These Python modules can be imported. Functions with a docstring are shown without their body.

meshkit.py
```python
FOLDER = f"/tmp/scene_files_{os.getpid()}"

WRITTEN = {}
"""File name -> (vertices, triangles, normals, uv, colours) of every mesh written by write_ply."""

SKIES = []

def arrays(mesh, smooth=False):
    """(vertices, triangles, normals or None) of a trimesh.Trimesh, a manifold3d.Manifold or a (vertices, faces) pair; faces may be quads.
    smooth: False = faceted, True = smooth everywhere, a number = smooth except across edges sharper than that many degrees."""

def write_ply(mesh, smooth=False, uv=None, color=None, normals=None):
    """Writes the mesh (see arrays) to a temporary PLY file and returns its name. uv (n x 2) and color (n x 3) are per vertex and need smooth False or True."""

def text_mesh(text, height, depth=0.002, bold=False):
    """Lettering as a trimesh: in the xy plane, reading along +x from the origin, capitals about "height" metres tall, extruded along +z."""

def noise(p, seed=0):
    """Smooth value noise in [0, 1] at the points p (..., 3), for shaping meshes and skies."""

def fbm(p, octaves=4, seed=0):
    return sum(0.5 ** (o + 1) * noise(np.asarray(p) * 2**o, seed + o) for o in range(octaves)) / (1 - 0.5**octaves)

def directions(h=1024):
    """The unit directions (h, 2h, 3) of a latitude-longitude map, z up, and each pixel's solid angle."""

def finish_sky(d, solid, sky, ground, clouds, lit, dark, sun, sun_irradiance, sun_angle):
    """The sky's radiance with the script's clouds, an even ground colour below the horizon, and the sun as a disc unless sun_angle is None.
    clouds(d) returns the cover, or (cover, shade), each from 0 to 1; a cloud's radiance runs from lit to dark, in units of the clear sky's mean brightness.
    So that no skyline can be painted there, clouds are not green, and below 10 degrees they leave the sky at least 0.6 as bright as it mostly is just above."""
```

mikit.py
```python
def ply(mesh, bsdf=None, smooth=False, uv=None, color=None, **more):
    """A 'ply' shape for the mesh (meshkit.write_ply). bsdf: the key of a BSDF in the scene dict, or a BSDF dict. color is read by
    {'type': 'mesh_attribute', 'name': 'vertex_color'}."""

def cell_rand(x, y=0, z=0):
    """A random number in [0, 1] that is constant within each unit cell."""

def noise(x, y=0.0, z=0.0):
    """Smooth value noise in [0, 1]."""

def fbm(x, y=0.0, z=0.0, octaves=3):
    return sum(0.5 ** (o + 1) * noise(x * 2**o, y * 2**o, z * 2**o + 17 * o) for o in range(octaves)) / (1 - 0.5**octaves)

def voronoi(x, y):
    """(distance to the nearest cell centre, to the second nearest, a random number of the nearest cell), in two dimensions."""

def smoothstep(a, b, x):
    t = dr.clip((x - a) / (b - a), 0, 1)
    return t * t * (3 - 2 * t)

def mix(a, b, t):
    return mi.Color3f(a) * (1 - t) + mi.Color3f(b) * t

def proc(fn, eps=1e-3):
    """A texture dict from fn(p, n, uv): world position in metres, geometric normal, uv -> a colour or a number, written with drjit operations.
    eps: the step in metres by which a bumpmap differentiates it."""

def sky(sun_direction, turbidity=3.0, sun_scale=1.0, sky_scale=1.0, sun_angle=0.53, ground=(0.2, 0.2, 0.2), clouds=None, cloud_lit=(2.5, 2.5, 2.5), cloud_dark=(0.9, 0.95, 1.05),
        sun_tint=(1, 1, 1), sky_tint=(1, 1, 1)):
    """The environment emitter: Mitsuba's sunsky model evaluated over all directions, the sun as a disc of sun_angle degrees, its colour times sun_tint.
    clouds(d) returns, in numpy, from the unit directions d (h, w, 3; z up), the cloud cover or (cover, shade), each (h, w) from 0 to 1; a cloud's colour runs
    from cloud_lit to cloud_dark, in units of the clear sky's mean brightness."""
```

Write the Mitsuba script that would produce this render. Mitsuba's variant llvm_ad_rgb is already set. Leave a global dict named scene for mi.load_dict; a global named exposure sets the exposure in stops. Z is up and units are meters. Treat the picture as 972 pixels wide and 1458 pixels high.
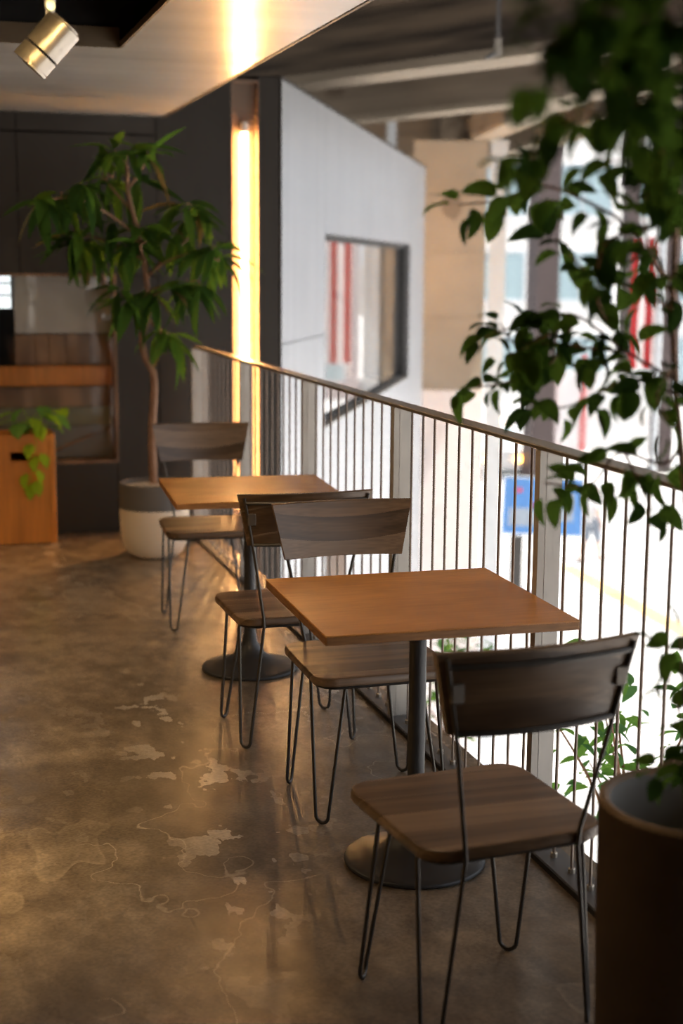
import math, random
import numpy as np, trimesh, manifold3d as m3
import drjit as dr, mitsuba as mi
import mikit
from mikit import noise, fbm, voronoi, cell_rand, smoothstep, mix, proc
from shapely.geometry import Polygon, Point

T = mi.ScalarTransform4f
scene, labels = {}, {}

# ------------------------------------------------------------------ camera
YAW, PITCH, ROLL, FPX, EYE = 0.2916, 0.1684, 0.0076, 2055.3, 1.565
F = np.array([math.sin(YAW)*math.cos(PITCH), math.cos(YAW)*math.cos(PITCH), -math.sin(PITCH)])
R0 = np.array([math.cos(YAW), -math.sin(YAW), 0]); U0 = np.cross(R0, F)
UP = -math.sin(ROLL)*R0 + math.cos(ROLL)*U0
scene['camera'] = {'type': 'thinlens', 'fov': 2*math.degrees(math.atan(486/FPX)), 'fov_axis': 'x', 'near_clip': 0.05, 'far_clip': 500,
                   'aperture_radius': 0.0115, 'focus_distance': 4.05,
                   'to_world': T().look_at(origin=[0, 0, EYE], target=[float(v) for v in np.array([0, 0, EYE])+F], up=[float(v) for v in UP])}

# ------------------------------------------------------------------ sky, sun, exposure
def clouds(d):
    return np.full(d.shape[:2], 0.75)
scene['sky'] = mikit.sky([0.33, -0.25, 0.91], turbidity=4.0, sun_scale=1.25, sky_scale=1.35, sun_tint=(.93, 1.0, 1.10), ground=(0.35, 0.34, 0.33), clouds=clouds,
                         cloud_lit=(1.5, 1.5, 1.5), cloud_dark=(1.2, 1.2, 1.25))
exposure = 2.28
LAMP = 32.0          # radiance of the warm tube lamps
SPOT = 5.0         # intensity of the warm track spots, two of them added as fill
DOWN = 65.0         # radiance of the unseen downlights added as warm fill
WARM = np.array([1.0, 0.62, 0.22])

# ------------------------------------------------------------------ materials
def bs(name, **k):
    k = {'type': 'principled', **k}
    for a in ('base_color',):
        if isinstance(k.get(a), (tuple, list)):
            k[a] = {'type': 'rgb', 'value': list(k[a])}
    scene[name] = {'type': 'twosided', 'b': k}
    return name

def floor_col(p, n, uv):
    n1, n2 = fbm(p.x*1.2, p.y*1.2, 0.0, 3), fbm(p.x*17+4, p.y*11, 2.0, 4)
    c = mix((.125, .092, .062), (.235, .182, .128), smoothstep(.3, .72, n1*.45+n2*.55))
    q = fbm(p.x*2.6+7, p.y*1.6+3, 3.0, 4)
    rim = smoothstep(.600, .612, q)-smoothstep(.612, .640, q)*.6
    c = mix(c, mi.Color3f(.31, .25, .18), rim*.62*smoothstep(.3, .6, noise(p.x*1.1+9, p.y*1.3)))
    c = mix(c, mi.Color3f(.085, .062, .042), smoothstep(.55, .75, fbm(p.x*.9+31, p.y*2.6+5, 5.0, 3))*.6)
    l = dr.abs(fbm(p.x*.9+11, p.y*.7+2, 0.0, 4)-.5+.10*(fbm(p.x*9, p.y*9, 4.0, 3)-.5))
    c = mix(c, mi.Color3f(.38, .32, .25), (1-smoothstep(.0005, .0024, l))*smoothstep(.55, .68, noise(p.x*1.6+3, p.y*1.4+8))*.6)
    d = dr.abs(noise(p.x*2.2+40, p.y*.35+3)-.5)
    c = mix(c, mi.Color3f(.06, .045, .03), (1-smoothstep(.002, .006, d))*smoothstep(.72, .80, noise(p.x*2.1+13, p.y*3.1+6))*.8)
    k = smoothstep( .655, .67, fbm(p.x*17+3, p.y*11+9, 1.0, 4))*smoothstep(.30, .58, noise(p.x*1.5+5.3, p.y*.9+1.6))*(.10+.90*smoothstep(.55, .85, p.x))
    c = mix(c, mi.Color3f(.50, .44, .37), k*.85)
    s = noise(p.x*160, p.y*160)
    return c*(.82+.36*s)
def floor_rough(p, n, uv):
    return .21+.12*fbm(p.x*3, p.y*2.2, 9.0, 3)+.12*smoothstep(.6, .68, fbm(p.x*13+3, p.y*8+9, 1.0, 4))
def floor_bump(p, n, uv):
    return fbm(p.x*5, p.y*9, 0.0, 4)
scene['m_floor'] = {'type': 'twosided', 'b': {'type': 'bumpmap', 'arbitrary': proc(floor_bump, 4e-3), 'scale': 0.0030,
    'b': {'type': 'principled', 'base_color': proc(floor_col), 'roughness': proc(floor_rough), 'specular': 1.0, 'clearcoat': 1.0, 'clearcoat_gloss': .93}}}

def walnut_col(p, n, uv):
    w = fbm(p.x*1.6+2, p.y*14, p.z*14, 3)
    v = p.y*10.5+p.z*12.3+.25*noise(p.x*2, p.y*3, p.z*3)
    stave = dr.floor(v); fr = v-stave; r = cell_rand(stave, 3.0, 7.0)
    cath = fbm(p.x*2.4+r*9, p.y*30+p.z*30, 2.0, 3)
    g = noise(p.x*7, p.y*210+w*14, p.z*210)
    g2 = noise(p.x*3+5, p.y*75+w*8, p.z*75)
    c = mix((.066, .036, .018), (.178, .102, .050), smoothstep(.25, .75, cath*.55+w*.2+r*.35-.05))
    c = mix(c, mi.Color3f(.20, .128, .078), smoothstep(.80, .9, r)*.7)
    c = mix(c, mi.Color3f(.24, .165, .105), smoothstep(.90, .97, fr)*smoothstep(.45, .6, cell_rand(stave, 1.0, 2.0))*.6)
    return c*(.70+.36*g+.24*g2)
bs('m_walnut', base_color=proc(walnut_col), roughness=.36, specular=.6, clearcoat=.5, clearcoat_gloss=.85)
def oak_col(p, n, uv):
    w = fbm(p.x*3.2+5, p.y*6, p.z*6, 4)
    g = noise(p.x*14, p.y*190+w*6, p.z*190)
    c = mix((.46, .178, .034), (.60, .255, .058), smoothstep(.3, .7, w))
    return c*(.92+.16*g)
bs('m_tabletop', base_color=proc(oak_col), roughness=.34, specular=.6, clearcoat=.5, clearcoat_gloss=.9)
def edge_col(p, n, uv):
    g = noise(p.x*30, p.y*30, p.z*220)
    return mix((.20, .085, .025), (.34, .15, .045), g)
bs('m_tableedge', base_color=proc(edge_col), roughness=.5)
def orange_col(p, n, uv):
    w = fbm(p.x*7+5, p.y*7, p.z*1.1, 3)
    g = noise(p.x*120, p.y*120, p.z*4)
    return mix((.40, .128, .013), (.54, .190, .024), smoothstep(.3, .7, w))*(.85+.3*g)
bs('m_orangewood', base_color=proc(orange_col), roughness=.45)
def plank_col(p, n, uv):
    w = fbm(p.x*9, p.y*3, p.z*2.0, 3)
    return mix((.11, .055, .025), (.24, .13, .065), smoothstep(.25, .75, w))
bs('m_darkplank', base_color=proc(plank_col), roughness=.55)
bs('m_gunmetal', base_color=(.085, .078, .070), metallic=.75, roughness=.38)
bs('m_pedestal', base_color=(.040, .040, .041), metallic=.25, roughness=.42)
bs('m_baluster', base_color=(.24, .185, .15), metallic=.6, roughness=.42)
def post_col(p, n, uv):
    return mix((.40, .365, .325), (.50, .465, .42), fbm(p.x*14, p.y*14, p.z*5, 3))
bs('m_post', base_color=proc(post_col), roughness=.5, metallic=.1)
bs('m_handrail', base_color=(.30, .265, .22), metallic=.7, roughness=.34)
bs('m_kerb', base_color=(.13, .13, .135), roughness=.45, metallic=.2)
bs('m_kerbface', base_color=(.02, .019, .018), roughness=.6)
bs('m_bracket', base_color=(.20, .175, .15), metallic=.7, roughness=.45)
bs('m_galv', base_color=(.50, .45, .38), metallic=.8, roughness=.35)
def darkwall_col(p, n, uv):
    return mix((.027, .022, .018), (.038, .032, .027), fbm(p.x*3, p.y*3, p.z*.8, 3))
bs('m_darkwall', base_color=proc(darkwall_col), roughness=.55, specular=.25)
def grey_col(p, n, uv):
    s = p.x*.4415+p.y*.8973
    return mix((.48, .50, .53), (.57, .59, .62), noise(s*9, 0.0, p.z*.15)*.6+fbm(s*3, p.z*2, 0.0, 2)*.4)
bs('m_greymetal', base_color=proc(grey_col), roughness=.38, metallic=.85)
def ceil_col(p, n, uv):
    return mix((.44, .40, .36), (.55, .505, .46), fbm(p.x*1.2, p.y*6, 0.0, 3))
def ceil_bump(p, n, uv):
    return fbm(p.x*1.6, p.y*9, 0.0, 3)
scene['m_ceiling'] = {'type': 'twosided', 'b': {'type': 'bumpmap', 'arbitrary': proc(ceil_bump, 3e-3), 'scale': 0.0022,
    'b': {'type': 'principled', 'base_color': proc(ceil_col), 'roughness': .30, 'metallic': .45, 'specular': .6}}}
bs('m_black', base_color=(.006, .006, .006), roughness=.9)
bs('m_fascia', base_color=(.11, .075, .04), roughness=.5)
def conc_col(p, n, uv):
    b = noise(p.x*.5+p.y*.5, 0.0, dr.floor(p.z*9)*3.7)
    f = fbm(p.x*1.3, p.y*1.3, p.z*6, 4)
    c = mix((.13, .102, .076), (.25, .205, .158), f*.65+b*.35)
    st = smoothstep(.58, .74, fbm(p.x*1.1+9, p.y*1.1, p.z*3.5, 4))
    return mix(c, mi.Color3f(.085, .058, .038), st*.75)
bs('m_concrete', base_color=proc(conc_col), roughness=.85)
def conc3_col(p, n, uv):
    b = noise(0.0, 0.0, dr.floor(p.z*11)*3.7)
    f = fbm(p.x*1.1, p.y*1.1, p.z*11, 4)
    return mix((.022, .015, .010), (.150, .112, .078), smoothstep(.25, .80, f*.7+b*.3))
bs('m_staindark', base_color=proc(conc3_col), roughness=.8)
bs('m_lip_bouncelit', base_color=(.27, .225, .175), roughness=.85)  # paler tone carries the street bounce light on beam undersides
def conc2_col(p, n, uv):
    f = fbm(p.x*1.6, p.y*1.6, p.z*1.2, 4)
    c = mix((.27, .23, .18), (.40, .35, .29), f)
    st = smoothstep(.70, .76, fbm(p.x*2.3+3, p.y*2.3, p.z*1.3+2, 3))
    return mix(c, mi.Color3f(.16, .125, .095), st*.7)
bs('m_column', base_color=proc(conc2_col), roughness=.85)
bs('m_palemetal', base_color=(.62, .66, .70), roughness=.4, metallic=.2)
bs('m_niche', base_color=(.15, .098, .068), roughness=.6)
bs('m_lampwhite', base_color=(.7, .66, .58), roughness=.5)
bs('m_cream', base_color=(.78, .645, .50), roughness=.75)
bs('m_potband', base_color=(.125, .110, .098), roughness=.7)
bs('m_soil', base_color=(.035, .024, .016), roughness=.95)
bs('m_gravel', base_color=(.42, .38, .33), roughness=.9)
def rust_col(p, n, uv):
    return mix((.030, .016, .007), (.070, .038, .016), fbm(p.x*5, p.y*5, p.z*6, 4))
bs('m_rustpot', base_color=proc(rust_col), roughness=.7)
bs('m_rustrim', base_color=(.24, .155, .09), roughness=.6)
bs('m_potinside', base_color=(.26, .25, .225), roughness=.8)
def bark_col(p, n, uv):
    return mix((.19, .095, .052), (.36, .20, .12), fbm(p.x*40, p.y*40, p.z*18, 3))
bs('m_bark', base_color=proc(bark_col), roughness=.75)
def leaf(name, c, t, rough=.36):
    scene[name] = {'type': 'principledthin', 'base_color': {'type': 'rgb', 'value': list(c)}, 'roughness': rough, 'spec_trans': 0.0, 'diff_trans': t, 'eta': 1.45}
    return name
FIGLEAF = [leaf('m_figleaf_a', (.050, .110, .018), .7), leaf('m_figleaf_b', (.085, .170, .022), .8), leaf('m_figleaf_c', (.030, .068, .014), .6)]
VINELEAF = [leaf('m_vineleaf_a', (.048, .098, .016), .75), leaf('m_vineleaf_b', (.080, .150, .020), .85), leaf('m_vineleaf_c', (.028, .060, .012), .65)]
LIMELEAF = [leaf('m_limeleaf', (.30, .46, .03), .9)]
YOUNG = leaf('m_younleaf', (.16, .13, .05), .7)
OUTLEAF = [leaf('m_outleaf_a', (.15, .32, .06), .9), leaf('m_outleaf_b', (.10, .24, .08), .8)]
bs('m_steelhead', base_color=(.52, .47, .41), metallic=.85, roughness=.30)
bs('m_whitepaint', base_color=(.74, .74, .73), roughness=.6)
bs('m_palepanel', base_color=(.34, .31, .275), roughness=.6)
bs('m_greenpanel', base_color=(.13, .125, .075), roughness=.6)
bs('m_greypanel', base_color=(.135, .118, .10), roughness=.6)
def pave_col(p, n, uv):
    f = fbm(p.x*.8, p.y*.8, 0.0, 3)
    return mix((.48, .49, .50), (.57, .58, .59), f)
bs('m_pavement', base_color=proc(pave_col), roughness=.85)
bs('m_yellowline', base_color=(.70, .47, .20), roughness=.8)
bs('m_brownsteel', base_color=(.050, .034, .033), roughness=.6)
bs('m_bluepanel', base_color=(.065, .17, .40), roughness=.35)
bs('m_darkpost', base_color=(.05, .045, .04), roughness=.6)
bs('m_red', base_color=(.42, .012, .016), roughness=.6)
bs('m_pinkwhite', base_color=(.80, .74, .73), roughness=.7)
bs('m_buildwhite', base_color=(.74, .73, .72), roughness=.8)
bs('m_buildrose', base_color=(.62, .52, .49), roughness=.8)
bs('m_glassdark', base_color=(.32, .43, .47), roughness=.12, specular=.8)
bs('m_navy', base_color=(.025, .035, .085), roughness=.8)
bs('m_shorts', base_color=(.20, .24, .30), roughness=.8)
bs('m_shirt', base_color=(.75, .75, .76), roughness=.8)
bs('m_skin', base_color=(.55, .33, .24), roughness=.6)
bs('m_hair', base_color=(.02, .016, .014), roughness=.6)
bs('m_rubber', base_color=(.02, .02, .02), roughness=.7)
bs('m_carpaint', base_color=(.66, .67, .66), roughness=.3)
scene['m_pane'] = {'type': 'thindielectric', 'int_ior': 1.52}

# ------------------------------------------------------------------ mesh helpers
used = {}
def key_for(name):
    k = used.get(name, -1)+1
    used[name] = k
    return name if k == 0 else f'{name}_{k:03d}'
def obj(name, mesh, bsdf, parent=None, smooth=False, **more):
    full = f'{parent}__{name}' if parent else name
    k = key_for(full)
    scene[k] = mesh if isinstance(mesh, dict) else mikit.ply(mesh, bsdf, smooth=smooth, **more)
    return k
def tag(k, label=None, cat=None, group=None, kind=None):
    labels[k] = {a: b for a, b in (('label', label), ('category', cat), ('group', group), ('kind', kind)) if b}
    return k
def box(lo, hi):
    lo, hi = np.minimum(lo, hi), np.maximum(lo, hi)
    m = trimesh.creation.box(extents=hi-lo); m.apply_translation((lo+hi)/2); return m
def cbox(lo, hi, c=.003):
    lo, hi = np.asarray(lo, float), np.asarray(hi, float)
    pts = []
    for sx in (0, 1):
        for sy in (0, 1):
            for sz in (0, 1):
                p = np.where([sx, sy, sz], hi, lo); d = np.where([sx, sy, sz], -1, 1)*c
                for a in range(3):
                    q = p+d; q[a] = p[a]; pts.append(q)
    return trimesh.convex.convex_hull(np.array(pts))
def cat(ms): return trimesh.util.concatenate(ms)
def obox(o, ax, ay, az, lx, ly, lz):
    """box from corner o along three directions"""
    m = trimesh.creation.box(extents=[lx, ly, lz]); m.apply_translation([lx/2, ly/2, lz/2])
    M = np.eye(4); M[:3, 0], M[:3, 1], M[:3, 2], M[:3, 3] = ax, ay, az, o
    if np.linalg.det(M[:3, :3]) < 0: m.invert()
    m.apply_transform(M); return m
def tube(path, r, sides=8, caps=True):
    p = np.asarray(path, float); n = len(p); r = np.broadcast_to(np.asarray(r, float), (n,))
    t = np.zeros_like(p); t[1:-1] = p[2:]-p[:-2]; t[0] = p[1]-p[0]; t[-1] = p[-1]-p[-2]
    t /= np.linalg.norm(t, axis=1, keepdims=True)+1e-12
    a = np.cross(t[0], [0, 0, 1.]) if abs(t[0][2]) < .9 else np.cross(t[0], [1., 0, 0])
    a /= np.linalg.norm(a); V = []; ang = np.arange(sides)*2*np.pi/sides
    for i in range(n):
        a = a-t[i]*(a@t[i]); a /= np.linalg.norm(a); b = np.cross(t[i], a)
        V.append(p[i]+r[i]*(np.cos(ang)[:, None]*a+np.sin(ang)[:, None]*b))
    V = np.vstack(V); Fc = []
    for i in range(n-1):
        for j in range(sides):
            q = [i*sides+j, i*sides+(j+1) % sides, (i+1)*sides+(j+1) % sides, (i+1)*sides+j]
            Fc += [[q[0], q[1], q[2]], [q[0], q[2], q[3]]]
    if caps:
        V = np.vstack([V, p[0], p[-1]])
        for j in range(sides):
            Fc += [[n*sides, (j+1) % sides, j], [n*sides+1, (n-1)*sides+j, (n-1)*sides+(j+1) % sides]]
    return trimesh.Trimesh(V, Fc, process=False)
def lathe(prof, c=(0, 0, 0), seg=48):
    """closed solid of revolution from (r, z) points, ends on the axis or open"""
    prof = np.asarray(prof, float); n = len(prof); ang = np.arange(seg)*2*np.pi/seg
    V = np.stack([np.outer(prof[:, 0], np.cos(ang)), np.outer(prof[:, 0], np.sin(ang)), np.repeat(prof[:, 1:2], seg, 1)], -1).reshape(-1, 3)+np.asarray(c)
    Fc = []
    for i in range(n-1):
        for j in range(seg):
            a, b, d, e = i*seg+j, i*seg+(j+1) % seg, (i+1)*seg+(j+1) % seg, (i+1)*seg+j
            if prof[i, 0] > 1e-9: Fc.append([a, b, d])
            if prof[i+1, 0] > 1e-9: Fc.append([a, d, e])
    return trimesh.Trimesh(V, Fc, process=False)
def rod(p0, p1, r, sides=10): return tube([p0, p1], r, sides)
def slab_outline(pts, z0, z1, c):
    """convex outline with chamfered rims"""
    pts = np.asarray(pts, float); n = len(pts)
    e = np.roll(pts, -1, 0)-np.roll(pts, 1, 0); nr = np.stack([e[:, 1], -e[:, 0]], 1); nr /= np.linalg.norm(nr, axis=1, keepdims=True)
    lay = [(c, z0), (c*.3, z0+c*.3), (0, z0+c), (0, z1-c), (c*.3, z1-c*.3), (c, z1)]
    V = np.vstack([np.column_stack([pts-nr*i, np.full(n, z)]) for i, z in lay]); Fc = []
    for l in range(len(lay)-1):
        for j in range(n):
            a, b, d, f = l*n+j, l*n+(j+1) % n, (l+1)*n+(j+1) % n, (l+1)*n+j
            Fc += [[a, b, d], [a, d, f]]
    c0 = len(V); V = np.vstack([V, [*pts.mean(0), z0], [*pts.mean(0), z1]]); k = (len(lay)-1)*n
    for j in range(n): Fc += [[c0, (j+1) % n, j], [c0+1, k+j, k+(j+1) % n]]
    return trimesh.Trimesh(V, Fc, process=False)
def rounded_quad(corners, r, seg=7):
    pg = Polygon(corners).buffer(-r).buffer(r, quad_segs=seg)
    xy = np.array(pg.exterior.coords)[:-1]
    if Polygon(xy).exterior.is_ccw is False: xy = xy[::-1]
    return xy
def pose(x, y, a, z=0): return T().translate([x, y, z]).rotate([0, 0, 1], math.degrees(a))
def frame_matrix(o, ex, ey, ez, s=1.0):
    M = np.eye(4); M[:3, 0], M[:3, 1], M[:3, 2], M[:3, 3] = np.asarray(ex)*s, np.asarray(ey)*s, np.asarray(ez)*s, o
    return T(M)
def smooth_path(pts, n=6):
    p = np.asarray(pts, float)
    if len(p) < 3: return p
    q = np.vstack([2*p[0]-p[1], p, 2*p[-1]-p[-2]]); out = []
    for i in range(1, len(q)-2):
        for t in np.linspace(0, 1, n, endpoint=False):
            a, b, c, d = q[i-1:i+3]
            out.append(.5*(2*b+(c-a)*t+(2*a-5*b+4*c-d)*t*t+(3*b-a-3*c+d)*t**3))
    return np.vstack([out, p[-1]])

# ================================================================== SETTING
STREET = -4.9
YW = 8.5
tag(obj('floor', box([-4.2, -3.2, -.3], [1.706, YW+.9, 0]), 'm_floor'), 'worn polished brown concrete floor with pale patches and cracks', kind='structure')

# --- dark end wall with a window opening to a back room
WO = (-.2, 1.163, .425, 1.502)         # opening x0, x1, z0, z1
wb = tag('wall_back', 'dark grey panelled end wall behind the potted tree', kind='structure')
panels = [(-4, -3.0), (-3.0, -2.0), (-2.0, -1.1), (-1.1, -.2)]
G = .004
def wallpanel(x0, x1, z0, z1): return cbox([x0+G/2, YW, z0+G/2], [x1-G/2, YW+.03, z1-G/2], .003)
for a, b in panels: obj('panel', wallpanel(a, b, 0, 2.30), 'm_darkwall', wb)
for a, b in [(-.2, .63), (.63, 1.42)]:
    obj('panel', wallpanel(a, b, 1.502, 2.30), 'm_darkwall', wb)
obj('panel', wallpanel(-.2, 1.163, 0, .425), 'm_darkwall', wb)
obj('panel', wallpanel(1.163, 1.42, 0, 1.502), 'm_darkwall', wb)
obj('panel', wallpanel(1.42, 1.865, STREET, 2.64), 'm_darkwall', wb)
for a, b in [(-4, -1.1), (-1.1, .63), (.63, 1.42)]: obj('panel', wallpanel(a, b, 2.304, 2.60), 'm_darkwall', wb)
core = [box([-4.2, YW+.031, 0], [WO[0]-.02, YW+.14, 3.7]), box([WO[0]-.02, YW+.031, 0], [WO[1]+.01, YW+.14, WO[2]-.01]), box([WO[0]-.02, YW+.031, WO[3]+.01], [WO[1]+.01, YW+.14, 3.7]),
        box([WO[1]+.01, YW+.031, 0], [1.40, YW+.14, 3.7]), box([1.40, YW+.031, STREET], [1.86, YW+.14, 2.63])]
obj('core', cat(core), 'm_black', wb)
tag(obj('wall_left', box([-4.2, -3.2, 0], [-4.0, YW+.1, 3.7]), 'm_darkwall'), 'dark side wall at the far left of the room', kind='structure')
tag(obj('wall_rear', box([-4.2, -3.4, 0], [1.6, -3.2, 3.7]), 'm_darkwall'), 'dark wall behind the camera', kind='structure')

tag(obj('shade_wall', box([1.72, -3.4, 0], [1.85, 1.3, 3.62]), 'm_darkwall'), 'unseen dark wall added beyond the railing to cut daylight right of the camera', kind='structure')  # added out of view to darken the near chair and planter
# window into the back room
w1 = tag('window_1', 'dark interior window in the end wall showing wooden shelving', kind='structure')
fr = [box([WO[0]-.012, YW-.006, WO[2]-.012], [WO[1]+.012, YW+.15, WO[2]+.004]), box([WO[0]-.012, YW-.006, WO[3]-.004], [WO[1]+.012, YW+.15, WO[3]+.012]),
      box([WO[1]-.004, YW-.006, WO[2]], [WO[1]+.012, YW+.15, WO[3]]), box([WO[0]-.012, YW-.006, WO[2]], [WO[0]+.004, YW+.15, WO[3]])]
obj('frame', cat(fr), 'm_darkplank', w1)
obj('pane', box([WO[0], YW+.02, WO[2]], [WO[1], YW+.0205, WO[3]]), 'm_pane', w1)
tag(obj('wall_room', cat([box([-1.2, YW+.9, 0], [1.40, YW+.95, 2.4]), box([-1.25, YW+.14, 0], [-1.2, YW+.9, 2.4]), box([1.36, YW+.14, 0], [1.40, YW+.9, 2.4]), box([-1.2, YW+.14, 2.35], [1.40, YW+.9, 2.4])]), 'm_darkwall'),
    'dark back room behind the interior window', kind='structure')
# what stands in the back room, right behind the pane
tag(obj('pale_board', cbox([.605, YW+.16, 1.165], [1.175, YW+.19, 1.53]), 'm_palepanel'), 'pale grey board standing behind the interior window at the top', 'board')
sh = tag('wooden_shelf', 'dark plank shelf back below the pale board behind the interior window', 'shelf')
xs = [.60, .72, .80, .90, 1.04, 1.18]
for i in range(5): obj('plank', cbox([xs[i]+.002, YW+.17, .90], [xs[i+1]-.002, YW+.19+.004*(i % 2), 1.16], .002), 'm_darkplank', sh)
tag(obj('timber_beam', cbox([-.19, YW+.10, .862], [1.158, YW+.20, .978], .006), 'm_orangewood'), 'orange timber beam across the interior window', 'beam')
c2 = tag('low_counter', 'brown and grey boarded counter front below the orange timber beam', 'counter')
for z0, z1, m in [(.735, .858, 'm_darkplank'), (.622, .732, 'm_greenpanel'), (.432, .619, 'm_greypanel')]:
    obj('board', cbox([-.19, YW+.145, z0], [1.16, YW+.185, z1], .003), m, c2)
obj('brace', rod([.80, YW+.137, .47], [1.15, YW+.137, .61], .010, 6), 'm_darkplank', c2)
lw = tag('glowing_window', 'small window with two bars and a pane set to glow as daylight at the far left of the back room', 'window')
obj('pane', {**mikit.ply(box([.30, YW+.22, 1.31], [.592, YW+.225, 1.515]), 'm_whitepaint'), 'emitter': {'type': 'area', 'radiance': {'type': 'rgb', 'value': [.26, .29, .30]}}}, None, lw)  # pane emits in place of daylight coming through the window
for z in (1.385, 1.455): obj('bar', box([.30, YW+.212, z-.005], [.592, YW+.219, z+.005]), 'm_greypanel', lw)

# --- lit niche and the grey annex (it stands outside the railing, turned 26 degrees)
NX0, NX1, AX = 1.868, 2.022, 2.158
TH = math.radians(26.2); DV = np.array([math.sin(TH), math.cos(TH), 0]); NV = np.array([DV[1], -DV[0], 0]); C0 = np.array([AX, YW, 0])
UPV = np.array([0, 0, 1.])
def wp(s, n=0, z=0): return C0+DV*s+NV*n+UPV*z
def wbox(s0, s1, n0, n1, z0, z1): return obox(wp(s0, n0, z0), DV, NV, UPV, s1-s0, n1-n0, z1-z0)
ND = .05
tag(obj('trim_1', cat([box([NX0-.006, YW+ND, STREET], [NX1+.006, YW+ND+.03, 2.62]), box([NX0-.006, YW, STREET], [NX0, YW+ND, 2.62]), box([NX1, YW, STREET], [NX1+.006, YW+ND, 2.62]), box([NX0-.006, YW, 2.62], [NX1+.006, YW+ND+.03, 2.635])]), 'm_niche'),
    'pale vertical niche lined around the strip light', kind='structure')
wo = tag('wall_outer', 'grey metal clad annex outside the railing', kind='structure')
obj('corner_panel', cat([box([NX1+.007, YW, STREET], [AX-.001, YW+.13, 2.655])]), 'm_darkwall', wo)
obj('edge_trim', wbox(-.004, .012, -.02, .006, STREET, 2.66), 'm_darkwall', wo)
S = [0.012, 1.512, 6.43, 7.77]; Z = [STREET, -2.0, 1.094, 2.652]; WZ = (.43, 1.79)
g = .006
def wpan(s0, s1, z0, z1): obj('panel', wbox(s0+g/2, s1-g/2, -.03, 0, z0+g/2, z1-g/2), 'm_greymetal', wo)
for z0, z1 in zip(Z[:-1], Z[1:]):
    wpan(S[0], S[1], z0, z1)
wpan(S[1], S[2], WZ[1], Z[3]); wpan(S[1], S[2], -2.0, WZ[0]); wpan(S[1], S[2], STREET, -2.0)
wpan(S[2], S[3], STREET, -2.0); wpan(S[2], S[3], -2.0, 2.652)
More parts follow.
